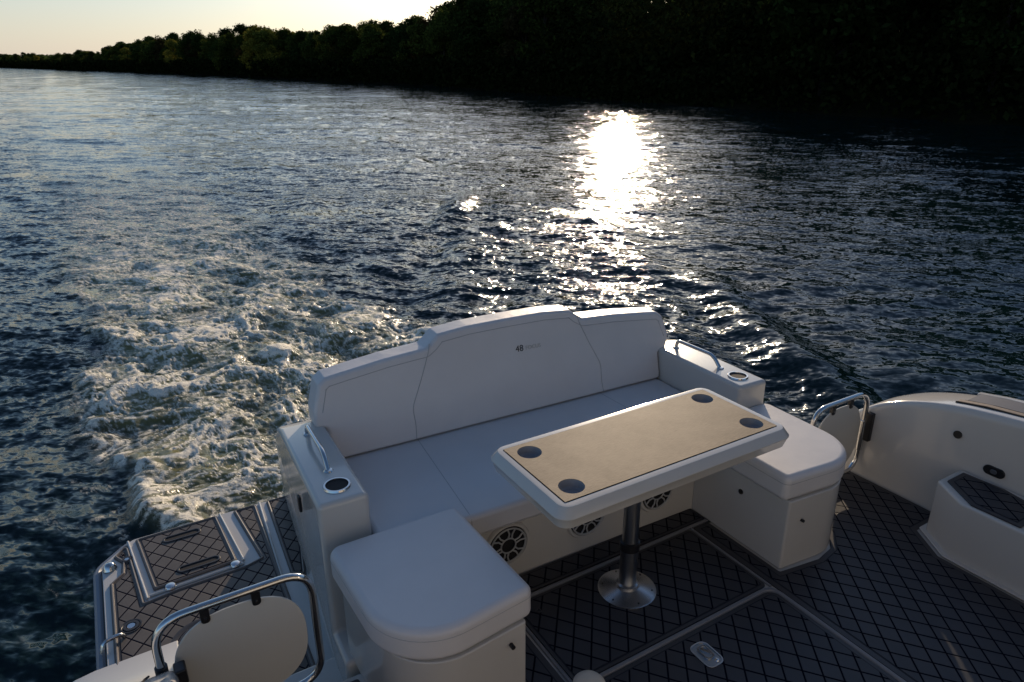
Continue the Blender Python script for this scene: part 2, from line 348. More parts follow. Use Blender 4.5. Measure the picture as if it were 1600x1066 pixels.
# side coamings: loft of cross sections along y
def coam_z(y): return float(np.interp(y, [-6, -1, .6, 1.2, 1.40, 1.57, 1.75, 1.88, 1.99, 2.08, 2.2, 2.35, 2.6, 2.9], [.98, .86, .70, .635, .615, .583, .525, .460, .375, .275, .12, -.05, -.22, -.295]))
def coaming(s):
    fx = lambda x: x if s > 0 else 2 * CX - x
    rings = []
    for y in list(np.linspace(-6, 1.1, 12)) + list(np.linspace(1.2, 2.9, 90)):
        h = sum(coam_z(y + d) for d in (-.14, -.10, -.06, -.03, 0, .03, .06, .10, .14)) / 9; xi = 3.425; xo = 3.735 if s > 0 else 3.86; lo = -.35
        r = min(.045, max(.005, (h - lo) * .3))
        sec = [(xi, lo), (xi, h - r)] + [(xi + r * .6 * (1 - math.cos(a)), h - r * (1 - math.sin(a))) for a in np.linspace(.25, math.pi / 2, 6)]
        sec += [(xo - .10, h - .004), (xo - .05, h - .012)] + [(xo - .03 + .035 * math.sin(a), h - .05 + .035 * math.cos(a)) for a in np.linspace(.1, math.pi / 2, 5)] + [(xo + .02, lo)]
        rings.append([(fx(x), y, z) for x, z in sec])
    bm = BMN(); loft(bm, rings)
    return part('side_coaming', bm, M['gel'], boat, angle=60)
cr = coaming(1); cl = coaming(-1)
# pad, rail strip and recess on the right coaming top
def strip(bm, x0, x1, ya, yb, dz0, dz1, n=24, slope=-.006):
    rr = []
    for y in np.linspace(yb, ya, n):
        h = coam_z(y); t = (x1 - x0)
        rr.append([(x0, y, h + dz0), (x1, y, h + dz0), (x1, y, h + dz1), (x0 + t * .5, y, h + dz1 * 1.15), (x0, y, h + dz1)])
    return loft(bm, rr)
part('coaming_cushion', strip(BMN(), 3.545, 3.675, -1.5, 1.50, -.03, .0035), mat('shade_darkened_cushion', (.085, .095, .125), .6, var=.05), cr, angle=60)  # cushion blue-grey darkened to stand in for shade in its recess
part('cushion_gap', strip(BMN(), 3.530, 3.546, -1.5, 1.51, -.03, .0025), M['gap'], cr, smooth=False)
part('teak_strip', strip(BMN(), 3.500, 3.529, -1.5, 1.525, -.03, .006), mat('weathered_strip', (.30, .23, .17), .5, var=.2, vscale=20), cr, angle=60)
part('cushion_gap', strip(BMN(), 3.494, 3.499, -1.5, 1.53, -.03, .0045), M['gap'], cr, smooth=False)
part('drain', tube(BMN(), [(3.43, 1.453, .461), (3.418, 1.453, .461)], .020, 20), M['black'], cr)
def ovalx(bm, x, cy, cz, w, h, t):
    p = [(cy + math.cos(a) * h / 2 + (w - h) / 2 * (1 if math.cos(a) > 0 else -1), cz + math.sin(a) * h / 2) for a in np.linspace(0, 2 * math.pi, 28, endpoint=False)]
    return prism(bm, p, x, x - t, 'x')
ov = part('courtesy_light', ovalx(BMN(), 3.427, 1.262, .350, .095, .048, .010), M['black'], cr, bevel=.002, seg=2)
part('light_lens', ovalx(BMN(), 3.418, 1.262, .350, .03, .022, .003), M['pole'], ov, bevel=.001, seg=1)
# seam groove across the left coaming
part('coaming_joint', tube(BMN(), [(-.02 - .12 - .01 * k, 1.90 - .03 * k, coam_z(1.90 - .03 * k) + .001) for k in range(20)], .0035, 6), M['gap'], cl)
# gate post base on each coaming end
part('hinge_block', box(BMN(), 3.398, 3.428, 1.872, 1.912, .225, .395), M['black'], cr, bevel=.006)
part('hinge_block', box(BMN(), -.075, -.04, 1.90, 1.95, .20, .42), M['black'], cl, bevel=.006)
part('outer_rim', strip(BMN(), 3.682, 3.712, -1.5, 1.52, -.03, .002), M['gel'], cr, angle=60)

# moulded boarding step by the right coaming
sb = [(3.424, 1.405), (3.222, 1.405), (3.110, 1.240), (3.110, -.2), (3.424, -.2)]
stp = bthing('boarding_step', 'white moulded boarding step with cut corner and dark diamond tread, standing against the right coaming', 'step', (3.27, .8, 0))
bm = BMN(); prism(bm, sb, 0.0, .293, 'z'); 
part('step_body', bm, M['gel'], stp, bevel=.014, seg=3)
part('step_foot', prism(BMN(), [(3.424, 1.43), (3.21, 1.43), (3.085, 1.25), (3.085, -.2), (3.424, -.2)], .004, .012), M['gel'], stp, bevel=.004, seg=2)
tp = [(3.245, 1.372), (3.385, 1.372), (3.395, 1.19), (3.365, 1.06), (3.30, 1.005), (3.135, 1.005), (3.130, 1.205)]
diamond_pad(stp, 'tread_pad', tp, .297, .022, .006)

# ================================================================== UNSEEN CABIN AND HARDTOP, added behind the camera to shade the cockpit and bounce light
cab = part('unseen_cabin', box(BMN(), .30, 3.10, -5.8, -.85, 0.0, 2.60), M['gel'], boat, bevel=.03)
part('unseen_cabin_door', box(BMN(), 2.2, 2.85, -.856, -.84, .08, 2.0), mat('smoked_glass', (.01, .012, .014), .08), cab, bevel=.004)
part('unseen_hardtop', prism(BMN(), rounded([(-.15, -5.8), (3.51, -5.8), (3.45, .30), (3.1, .55), (.26, .55), (-.09, .30)], .2), 2.72, 2.84), M['gel'], boat, bevel=.03)
for hx in (.02, 3.30): part('unseen_hardtop_post', box(BMN(), hx, hx + .06, -.75, -.45, .84, 2.73), M['gel'], boat, bevel=.015)
# ================================================================== SOFA
RS = math.radians(-1.9)
sofa = bthing('stern_sofa', 'wide pale vinyl stern sofa with stepped backrest, two armrests and round speakers under its seat', 'sofa', (CX, 2.45, 0), RS)
XL, XR = .49, 2.87
# body: side profile (y,z) with the raked transom behind, arms in white gelcoat
def arm(x0, x1, outer):
    # cross section along y; outer side flares to the platform
    rings = []
    prof = [(2.195, .06), (2.195, .62), (2.93, .62), (3.00, .60), (3.02, .56)]
    bm = BMN(); flare = .03 if outer > 0 else -.03
    poly = [(2.20, .36), (2.20, .62), (2.90, .62), (2.99, .595), (3.02, .54), (3.88, -.30), (2.02, -.30), (2.02, .02), (2.20, .02)]
    prism(bm, poly, x0, x1, 'x')
    for v in bm.verts:
        if v.co.z < .5:
            if abs(v.co.x - (x0 if outer < 0 else x1)) < 1e-6: v.co.x += outer * .11 * max(0, (v.co.y - 3.0) / .88) * -1
    return bm
bodyb = part('armrest', arm(XL, .69, -1), M['gel'], sofa, bevel=.022, seg=4)
bodyr = part('armrest', arm(2.67, XR, 1), M['gel'], sofa, bevel=.022, seg=4)
bm = BMN(); prism(bm, [(2.17, .0), (2.17, .315), (2.95, .315), (2.95, .50), (3.01, .52), (3.86, -.295), (2.17, -.295)], .60, 2.76, 'x')
base = part('seat_base', bm, M['gel'], sofa, bevel=.01)
# seat cushion in three sections
seatc = part('seat_cushion', box(BMN(), .695, 2.665, 2.10, 2.86, .325, .438), M['vinyl2'], sofa, bevel=.024, seg=5)
for xa, xb in ((1.125, 1.075), (2.235, 2.285)):
    part('seat_seam', tube(BMN(), fillet3([(xa, 2.82, .4375), (xb, 2.118, .4375), (xb, 2.099, .42), (xb, 2.0995, .345)], .012, 4), .0018, 6), M['seam'], seatc)
part('cushion_piping', tube(BMN(), [(.70, 2.104, .345), (2.66, 2.104, .345)], .004, 6), M['seam'], sofa)
# backrest: outline in (x,z) then lean it
half = [(.0, .951), (.22, .949), (.385, .935), (.425, .900), (.46, .878), (.66, .866), (.88, .842), (.962, .832), (.998, .806), (1.035, .69), (1.04, .612), (.985, .606), (.985, .445)]
out = [(CX + x * (1.035 if z > .62 else 1), z) for x, z in half] + [(CX - x, z) for x, z in half[::-1][:-1]]
out = rounded(out, [.0 if i in (0,) else .02 for i in range(len(out))], 3)
LEAN = .22
def lean(bm, k=LEAN, z0=.44):
    for v in bm.verts: v.co.y += k * (v.co.z - z0)
    return bm
bm = BMN(); prism(bm, out, 2.80, 2.93, 'y'); lean(bm)
back = part('backrest', bm, M['vinyl'], sofa, bevel=.030, seg=5, angle=50)
def bk(x, z, d=.0005):
    yb = 2.80 + LEAN * (z - .44)
    return (x, yb - d, z)
# clean the taper so seams lie on a flat front: seams follow the real surface via small standoff tubes
def front_y(z, w=1.0): return 2.80 + LEAN * (z - .44)
seam = [(.437, .900), (.445, .865), (.50, .74), (.565, .61), (.56, .52), (.567, .452)]
for s in (-1, 1):
    pts = [(CX + s * x, front_y(z) - .001, z) for x, z in seam]
    part('back_seam', tube(BMN(), fillet3(pts, .03, 4), .0020, 6), M['seam'], back)
o2 = offset([(x, z) for x, z in out], .040)
cut = [i for i, q in enumerate(o2) if q[1] <= .665]
o2 = o2[cut[-1] + 1:] + o2[:cut[0]]
part('edge_piping', tube(BMN(), [(x, front_y(z) - .0003, z) for x, z in o2], .0018, 6), M['seam'], back)
# maker's mark
mt = Matrix.Translation((1.715, front_y(.775) - .002, .772)) @ Matrix.Rotation(math.radians(90) - math.atan(LEAN), 4, 'X')
text_part('48', .048, mt, M['print'], back, 'lettering')
text_part('FOCUS', .030, mt @ Matrix.Translation((.060, .002, 0)), M['pole'], back, 'lettering')
# steel grab handles and cup holders
for s in (-1, 1):
    hx = CX + s * 1.085; px = part
    a, b = (hx, 2.80, .62), (hx, 2.44, .62)
    arm_o = bodyb if s < 0 else bodyr
    pts = fillet3([(a[0], a[1], .615), (a[0], a[1] - .01, .668), (b[0], b[1] + .06, .676), (b[0], b[1], .615)], .045, 6)
    h = part('grab_handle', tube(BMN(), pts, .0105, 12), M['steel'], arm_o)
    for yy in (a[1], b[1]): part('handle_foot', lathe(BMN(), [(.0001, .006), (.016, .005), (.02, 0)], (a[0], yy, .6205), 20), M['steel'], h)
    cxh, cyh = CX + s * 1.085, 2.312
    c = part('cup_holder', lathe(BMN(), [(.044, .0025), (.045, .007), (.052, .007), (.055, .0)], (cxh, cyh, .6202), 36), M['steel'], arm_o)
    part('cup_well', lathe(BMN(), [(.0001, .0010), (.0445, .0015), (.046, .005)], (cxh, cyh, .6202), 36), M['gap'], c)
# vent on the outer left face
v = part('side_vent', box(BMN(), .476, .489, 2.53, 2.565, .40, .475), M['black'], bodyb, bevel=.006, seg=3)
# round speakers in the seat base
def speaker(parent, c, axis):
    R0 = .108
    rim = part('speaker', lathe(BMN(), [(R0 * .86, .004), (R0 * .9, .012), (R0, .012), (R0 * 1.06, .0)], c, 40, axis), M['gel'], parent)
    part('cone', lathe(BMN(), [(.0001, .001), (R0 * .87, .003)], c, 32, axis), M['gap'], rim)
    bm = BMN()
    def pt(r, a, d=.012):
        if axis == 'y': return (c[0] + r * math.cos(a), c[1] - d, c[2] + r * math.sin(a))
        return (c[0] + d, c[1] + r * math.cos(a), c[2] + r * math.sin(a))
    tube(bm, [pt(R0 * .80, a) for a in np.linspace(0, 2 * math.pi, 40, endpoint=False)], .0042, 6, True)
    tube(bm, [pt(R0 * .34, a) for a in np.linspace(0, 2 * math.pi, 24, endpoint=False)], .0035, 6, True)
    for k in range(6):
        a = k * math.pi / 3 + .3
        tube(bm, [pt(R0 * .34, a - .25), pt(R0 * .55, a - .12), pt(R0 * .8, a - .2)], .0040, 6)
        tube(bm, [pt(R0 * .34, a + .25), pt(R0 * .55, a + .14), pt(R0 * .8, a + .26)], .0040, 6)
    part('speaker_grille', bm, M['grille'], rim)
for x in (1.275, 1.70, 2.125): speaker(sofa, (x, 2.168, .185), 'y')

# ================================================================== CORNER SEATS
def corner_seat(s, label):
    t = bthing('corner_seat', label, 'seat', (CX + s * .935, 1.85, 0), 0, 'corner seats at the ends of the sofa')
    fx = lambda p: [(CX + s * x, y) for x, y in (p if s > 0 else p[::-1])]
    o = fx(rounded([(.652, 1.590), (1.175, 1.535), (1.20, 2.172), (.665, 2.172)], [.035, .30, .05, .03], 14))
    b = fx(rounded([(.685, 1.585), (1.145, 1.54), (1.17, 2.15), (.685, 2.15)], [.012, .27, .03, .01], 14))
    part('seat_base', prism(BMN(), b, 0.0, .360), M['gel'], t, bevel=.006)
    q = part('seat_cushion', prism(BMN(), o, .362, .490), M['vinyl2'], t, bevel=.034, seg=7, angle=60)
    part('piping', tube(BMN(), [(x, y, .452) for x, y in offset(o, .0004)], .0016, 6, True), M['seam'], q)
    return t
cs1 = corner_seat(-1, 'pale cushioned corner seat nearest the camera, left of the table, in full shade')
cs2 = corner_seat(1, 'pale cushioned corner seat right of the table with sunlight on its top')
bm = BMN(); tube(bm, [(2.361, 1.85, .27), (2.368, 1.85, .27)], .013, 16); part('screw_cap', bm, M['black'], cs2)
bm = BMN(); tube(bm, [(2.45, 1.575, .245), (2.45, 1.56, .245)], .007, 12); part('screw_cap', bm, M['black'], cs2)
bm = BMN(); tube(bm, [(.925, 1.575, .30), (.925, 1.556, .30)], .008, 12); part('screw_cap', bm, M['black'], cs1)
speaker(cs1, (.993, 1.76, .17), 'x')

# ================================================================== TABLE
tb = bthing('cockpit_table', 'rectangular white cockpit table with tan inlay and four cup recesses on a steel pedestal', 'table', (1.70, 1.86, 0))
def rr(x0, x1, y0, y1, r, z, seg=6): return [(x, y, z) for x, y in rounded([(x0, y0), (x1, y0), (x1, y1), (x0, y1)], r, seg)]
X0, X1, Y0, Y1 = 1.172, 2.345, 1.632, 2.136
Z = .717
prof = [(.05, -.090), (.020, -.089), (.008, -.082), (-.004, -.042), (-.007, -.038), (-.007, -.034), (-.004, -.030), (.014, -.004), (.018, -.0008), (.024, 0)]
ins = (1.206, 2.310, 1.670, 2.102)
bm = BMN(); loft(bm, [rr(X0 - .012 + d, X1 + .012 - d, Y0 - .012 + d, Y1 + .012 - d, max(.01, .055 - d * .6), Z + z) for d, z in prof] + [rr(ins[0] - .004, ins[1] + .004, ins[2] - .004, ins[3] + .004, .012, Z), rr(ins[0] - .004, ins[1] + .004, ins[2] - .004, ins[3] + .004, .012, Z - .006)], cap=False)
bm.faces.new([bm.verts.new(p) for p in rr(X0 + .03, X1 - .03, Y0 + .03, Y1 - .03, .03, Z - .089)])
top = part('table_top', bm, M['gel'], tb, angle=28)
g0 = [(x, y) for x, y, z in rr(ins[0] - .005, ins[1] + .005, ins[2] - .005, ins[3] + .005, .012, Z)]; g1 = offset(g0, .012)
part('inlay_gap', ring2(BMN(), g0, g1, Z - .006, Z - .003), M['gap'], top, smooth=False)
# inlay with four real holes
def inlay():
    bm = BMN(); cups = [(1.285, 2.03), (2.235, 2.03), (2.235, 1.742), (1.285, 1.742)]; r = .0495; n = 32
    xs = [ins[0], (1.285 + 2.235) / 2, ins[1]]; ym = (ins[2] + ins[3]) / 2
    for (cx_, cy_) in cups:
        x0, x1 = (ins[0], xs[1]) if cx_ < xs[1] else (xs[1], ins[1]); y0, y1 = (ym, ins[3]) if cy_ > ym else (ins[2], ym)
        inn = []; outr = []
        for k in range(n):
            a = 2 * math.pi * k / n + .01; c, s = math.cos(a), math.sin(a)
            inn.append((cx_ + r * c, cy_ + r * s)); tx = ((x1 if c > 0 else x0) - cx_) / c; ty = ((y1 if s > 0 else y0) - cy_) / s; t = min(tx, ty); outr.append((cx_ + t * c, cy_ + t * s))
        corners = [(x0, y0), (x1, y0), (x1, y1), (x0, y1)]
        A = [bm.verts.new((x, y, Z + .0022)) for x, y in inn]; B = [bm.verts.new((x, y, Z + .0022)) for x, y in outr]
        D = [bm.verts.new((x, y, Z + .0005)) for x, y in inn]
        for k in range(n):
            j = (k + 1) % n; f = [A[k], B[k]]
            for c in corners:
                ac = math.atan2(c[1] - cy_, c[0] - cx_) % (2 * math.pi); a0 = (2 * math.pi * k / n + .01); a1 = a0 + 2 * math.pi / n
                if a0 < ac < a1 or a0 < ac + 2 * math.pi < a1: f.append(bm.verts.new((c[0], c[1], Z + .0022)))
            f += [B[j], A[j]]; bm.faces.new(f); bm.faces.new((A[k], A[j], D[j], D[k]))
    return bm, cups
bm, cups = inlay()
inl = part('inlay', bm, M['tan'], top, smooth=False)
for (x, y) in cups:
    part('cup_recess', lathe(BMN(), [(.0001, -.034), (.036, -.034), (.0445, -.028), (.048, -.010), (.0498, .0)], (x, y, Z + .0012), 36), M['cupgrey'], top)
part('pedestal_sleeve', lathe(BMN(), [(.038, .02), (.038, .222)], (1.677, 1.842, 0), 32), M['pole'], tb)
part('pole_collar', lathe(BMN(), [(.038, .222), (.043, .225), (.043, .262), (.035, .266)], (1.677, 1.842, 0), 32), M['black'], tb)
part('pedestal_pole', lathe(BMN(), [(.034, .26), (.034, .63)], (1.677, 1.842, 0), 32), M['pole'], tb)
part('pedestal_foot', lathe(BMN(), [(.128, .006), (.128, .012), (.120, .016), (.06, .026), (.050, .030), (.048, .045), (.037, .05)], (1.677, 1.842, 0), 48), M['alu'], tb)
foot = [o for o in tb.children if o.name.startswith('pedestal_foot')][0]
for a in np.arange(6) * math.pi / 3 + .3: part('screw', lathe(BMN(), [(.0001, .003), (.004, .003), (.005, 0)], (1.677 + .108 * math.cos(a), 1.842 + .108 * math.sin(a), .0165), 10), M['black'], foot)
part('pole_bracket', box(BMN(), 1.58, 1.78, 1.76, 1.93, .612, .632), M['pole'], tb, bevel=.005)

# ================================================================== GATES
def gate(x0, x1, y, z0, z1, hinge, label, clips):
    t = bthing('side_gate', label, 'gate', ((x0 + x1) / 2, y, 0), 0, 'stern gates either side of the sofa')
    rx = [(x0, y, z0), (x1, y, z0), (x1, y, z1), (x0, y, z1)]
    part('gate_frame', tube(BMN(), fillet3(rx, .10, 9, True), .0135, 14, True), M['steel'], t)
    w, h = (x1 - x0), (z1 - z0); cx_, cz = (x0 + x1) / 2, (z0 + z1) / 2
    pts = []
    for a in np.linspace(0, 2 * math.pi, 56, endpoint=False):
        e = 2.5; c, s = math.cos(a), math.sin(a)
        pts.append((cx_ + (w * .5 - .034) * math.copysign(abs(c) ** (2 / e), c), cz + (h * .5 - .035) * math.copysign(abs(s) ** (2 / e), s)))
    part('gate_panel', prism(BMN(), pts, y - .004, y + .004, 'y'), M['acryl'], t, bevel=.0015, seg=1)
    for cx2, top_ in clips:
        z = z1 - .028 if top_ else z0 + .028
        bm = BMN(); o = rounded([(cx2 - .014, z - .033), (cx2 + .014, z - .033), (cx2 + .014, z + .03), (cx2 - .014, z + .03)], .012, 5)
        prism(bm, o, y - .010, y + .010, 'y'); c = part('panel_clip', bm, M['black'], t, bevel=.002, seg=1)
        part('clip_bolt', tube(BMN(), [(cx2, y - .013, z - .012), (cx2, y - .009, z - .012)], .004, 10), M['steel'], c)
    hx = x0 if hinge < 0 else x1
    part('hinge_sleeve', tube(BMN(), [(hx, y, z0 + .12), (hx, y, z0 + .30)], .019, 14), M['black'] if hinge < 0 else M['steel'], t)
gate(-.108, .374, 1.975, .10, .567, -1, 'steel tube gate with pale rounded panel, nearest the camera in the left passage', ((.04, 1), (.195, 1), (.21, 0), (.05, 0)))
gate(2.945, 3.405, 1.92, .04, .515, 1, 'steel tube gate with pale rounded panel, in the right passage against the coaming', ((3.10, 1), (3.25, 1), (3.10, 0), (3.25, 0)))

# small cream cup at the bottom edge
cp = bthing('cup', 'cream domed cup with a small red-pink tab, cut by the bottom edge of the picture', 'cup', (1.19, 1.50, .0))
part('cup_body', lathe(BMN(), [(.0001, .0), (.042, .0), (.055, .10)], (1.165, 1.44, .007), 32), M['cream'], cp)
part('cup_lid', lathe(BMN(), [(.057, .10), (.058, .108), (.05, .118), (.03, .127), (.0001, .130)], (1.165, 1.44, .007), 32), M['cream'], cp)
part('cup_tab', lathe(BMN(), [(.0001, -.012), (.010, -.008), (.014, 0), (.010, .008), (.0001, .012)], (1.112, 1.458, .108), 16), M['pink'], cp)

# ================================================================== SHORE
SY = np.array([-400, -60, 17, 46, 86, 187, 538, 760, 900]); SX = np.array([60, 41, 39.4, 37.6, 41.0, 30.8, -37, -230, -700])
def shore_x(y): return np.interp(y, SY, SX)
HY = np.array([-400, -60, 0, 30, 45, 75, 110, 130, 200, 540, 900]); HH = np.array([18, 15, 13, 9, 5.5, 5.5, 5.5, 4.0, 2.2, 1.0, 1])
def ground(d, y):
    h = np.interp(y, HY, HH)
    return np.where(d < 0, d * .25, h * (1 - np.exp(-np.maximum(d, 0) / 26.0)) * 1.15 + .25)
ys = np.concatenate([np.linspace(-400, -60, 18)[:-1], np.linspace(-60, 200, 90)[:-1], np.linspace(200, 900, 60)]); ds = np.concatenate([[-6, -2, 0], np.linspace(1, 30, 22), np.linspace(34, 320, 22)])
Yg, Dg = np.meshgrid(ys, ds, indexing='ij'); nrm = rng.normal(0, 1, Yg.shape)
Xg = shore_x(Yg) + Dg + (Dg < 3) * .5 * np.sin(Yg * .9) ; Zg = ground(Dg, Yg) + nrm * .12 * (Dg > 0)
ny, nd = Yg.shape; idx = np.arange(ny * nd).reshape(ny, nd)
F = np.stack([idx[:-1, :-1], idx[1:, :-1], idx[1:, 1:], idx[:-1, 1:]], -1).reshape(-1, 4)
def mesh_np(name, V, F, m, smooth=False, attrs=None):
    me = bpy.data.meshes.new(name); V = np.asarray(V, np.float32); F = np.asarray(F, np.int32); k = F.shape[1]
    me.vertices.add(len(V)); me.vertices.foreach_set('co', V.ravel()); me.loops.add(F.size); me.loops.foreach_set('vertex_index', F.ravel())
    me.polygons.add(len(F)); me.polygons.foreach_set('loop_start', np.arange(len(F), dtype=np.int32) * k)
    if smooth: me.polygons.foreach_set('use_smooth', np.ones(len(F), bool))
    for an, av in (attrs or {}).items():
        a = me.attributes.new(an, 'FLOAT', 'POINT'); a.data.foreach_set('value', np.asarray(av, np.float32).ravel())
    me.update(calc_edges=True); me.materials.append(m); return me
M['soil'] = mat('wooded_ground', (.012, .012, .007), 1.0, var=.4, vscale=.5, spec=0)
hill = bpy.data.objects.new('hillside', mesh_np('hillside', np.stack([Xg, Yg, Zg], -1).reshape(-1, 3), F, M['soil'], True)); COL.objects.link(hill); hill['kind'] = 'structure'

def leaf_mat(name, col, trans=.25):
    m = bpy.data.materials.new(name); m.use_nodes = True; n = m.node_tree.nodes; L = m.node_tree.links; n.clear()
    out_ = n.new('ShaderNodeOutputMaterial'); d = n.new('ShaderNodeBsdfDiffuse'); t = n.new('ShaderNodeBsdfTranslucent'); mx = n.new('ShaderNodeMixShader')
    mx.inputs[0].default_value = trans; g = n.new('ShaderNodeNewGeometry'); oi = n.new('ShaderNodeObjectInfo')
    c1 = n.new('ShaderNodeMix'); c1.data_type = 'RGBA'; c1.inputs[6].default_value = (*[v * .55 for v in col], 1); c1.inputs[7].default_value = (*[v * 1.5 for v in col], 1)
    L.new(g.outputs['Random Per Island'], c1.inputs[0])
    c2 = n.new('ShaderNodeMix'); c2.data_type = 'RGBA'; c2.blend_type = 'MULTIPLY'; c2.inputs[0].default_value = 1
    cr_ = n.new('ShaderNodeValToRGB'); cr_.color_ramp.elements[0].color = (.7, .8, .8, 1); cr_.color_ramp.elements[1].color = (1.25, 1.05, .8, 1); L.new(oi.outputs['Random'], cr_.inputs[0])
    L.new(c1.outputs[2], c2.inputs[6]); L.new(cr_.outputs[0], c2.inputs[7]); L.new(c2.outputs[2], d.inputs[0]); L.new(c2.outputs[2], t.inputs[0])
    L.new(d.outputs[0], mx.inputs[1]); L.new(t.outputs[0], mx.inputs[2]); L.new(mx.outputs[0], out_.inputs[0]); return m
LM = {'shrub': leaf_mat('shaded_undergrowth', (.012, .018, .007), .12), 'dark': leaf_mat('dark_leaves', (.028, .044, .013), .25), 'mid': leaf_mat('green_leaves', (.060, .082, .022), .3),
      'yellow': leaf_mat('yellow_green_leaves', (.17, .165, .035), .35), 'brown': leaf_mat('russet_leaves', (.060, .042, .018), .25)}
def leaf_cloud(C, R, n, size):
    """n small quads spread through blobs with centres C and radii R"""
    w = (R ** 2).prod(1) ** .4; k = rng.choice(len(C), n, p=w / w.sum())
    u = rng.normal(0, 1, (n, 3)); u /= np.linalg.norm(u, axis=1)[:, None]; rad = rng.random(n) ** .35
    P = C[k] + u * R[k] * (rad * rng.uniform(.82, 1.12, n))[:, None]
    nn = u * .6 + rng.normal(0, .6, (n, 3)); nn /= np.linalg.norm(nn, axis=1)[:, None]
    a = np.cross(nn, rng.normal(0, 1, (n, 3))); a /= np.linalg.norm(a, axis=1)[:, None]; b = np.cross(nn, a)
    s = size * rng.uniform(.5, 1.25, n)[:, None]
    Q = np.stack([P - a * s, P - b * s * .55, P + a * s, P + b * s * .55], 1)
    return Q.reshape(-1, 3), np.arange(4 * n).reshape(n, 4)
def tree_meshes(kind, H, spread, n, seed):
    r = np.random.default_rng(seed)
    nb = 34; C = []; Rr = []
    for i in range(nb):
        t = r.random(); z = H * (.16 + .76 * t); prof_ = math.sin(math.pi * min(1, .18 + .80 * t)) ** .75
        a = r.random() * 6.28; q = spread * prof_ * r.random() ** .5 * .85
        C.append((q * math.cos(a), q * math.sin(a), z)); s = H * r.uniform(.07, .15); Rr.append((s * 1.15, s * 1.15, s * .85))
    C.append((0, 0, H * .9)); Rr.append((H * .1, H * .1, H * .09))
    C = np.array(C); Rr = np.array(Rr)
    V, Fq = leaf_cloud(C, Rr, n, H * .0235)
    crown = mesh_np('crown', V, Fq, LM[kind])
    bm = BMN(); tube(bm, [(0, 0, -1), (0.1, 0, H * .25), (-.05, .1, H * .5), (.1, 0, H * .82)], [H * .022, H * .018, H * .012, H * .004], 7)
    for i in r.choice(nb, 7, replace=False):
        e = C[i]; z0 = max(H * .18, e[2] - H * .22); tube(bm, [(0, 0, z0), (e[0] * .5, e[1] * .5, (z0 + e[2]) / 2), tuple(e)], [H * .008, H * .006, H * .002], 5)
    me = bpy.data.meshes.new('trunk'); bm.to_mesh(me); bm.free(); me.materials.append(M['bark'])
    return me, crown
PROT = {}
for kind, cnt, nl in (('dark', 4, 6500), ('mid', 3, 6500), ('yellow', 2, 6500), ('brown', 2, 4200)):
    PROT[kind] = [tree_meshes(kind, 11.0, rng.uniform(3.2, 4.3), nl, 100 + 17 * i + len(kind)) for i in range(cnt)]
NAMES = {'dark': ('dark broadleaf tree in the shaded wooded bank, one of its unbroken dark mass', 'trees of the dark wooded bank'),
         'mid': ('mid green leafy tree in the wooded bank, merging with its neighbours', 'green trees of the wooded bank'),
         'brown': ('thin russet-tinged tree standing in the wooded bank', 'russet trees of the wooded bank'),
         'yellow': ('yellow-green leafy tree in the wooded bank', 'yellow-green trees of the wooded bank')}
KX = [0, 30, 45, 60, 75, 90, 105, 125, 150, 172, 230, 275, 330, 400, 450, 500, 528, 575, 620, 645, 665, 700, 760, 850]
KY = [81, 83, 78, 88, 90, 81, 82, 75, 80, 68, 57, 48, 41, 34, 42, 45, 32, 31, 25, 18, 9, 0, -35, -120]
def crest_cap(x, y, z0, h):
    """the ridge line of the wood: the height at which this tree meets it"""
    c = RW.T @ np.array([x, y, z0 + h - CAM_Z])
    for k in range(30):
        c = RW.T @ np.array([x, y, z0 + h - CAM_Z])
        if c[2] <= 0: return h
        px, py = 800 + 1070 * c[0] / c[2], 533 + 1070 * c[1] / c[2]
        if px > 850 or px < -40 or py >= np.interp(px, KX, KY): return h
        h *= .96
    return h
def plant(kind, x, y, h, wide=1.0, label=None, group=None):
    tm, cm = random.choice(PROT[kind]); d = x - float(shore_x(y))
    ycross = y - (x - 40) / math.tan(SUN_AZ)          # the sunlit gap: only low growth and a gentle slope under the sun
    if 32 < ycross < 56: h = min(h, max(1.2, .37 * d - float(ground(np.array(d), np.array(y)))))
    h0 = h; h = max(2.0, crest_cap(x, y, float(ground(np.array(d), np.array(y))), h) * random.uniform(.9, 1.04)); wide *= (h0 / h) ** .6
    o = bpy.data.objects.new('broadleaf_tree', None); COL.objects.link(o); o.location = (x, y, float(ground(np.array(d), np.array(y))) - .2)
    o.rotation_euler = (0, 0, random.uniform(0, 6.28)); s = h / 11.0; o.scale = (s * wide, s * wide, s)
    o['label'] = label or NAMES[kind][0]; o['category'] = 'tree'
    if not label: o['group'] = group or NAMES[kind][1]
    for nme, me in (('trunk', tm), ('crown', cm)):
        c = bpy.data.objects.new(nme, me); COL.objects.link(c); c.parent = o
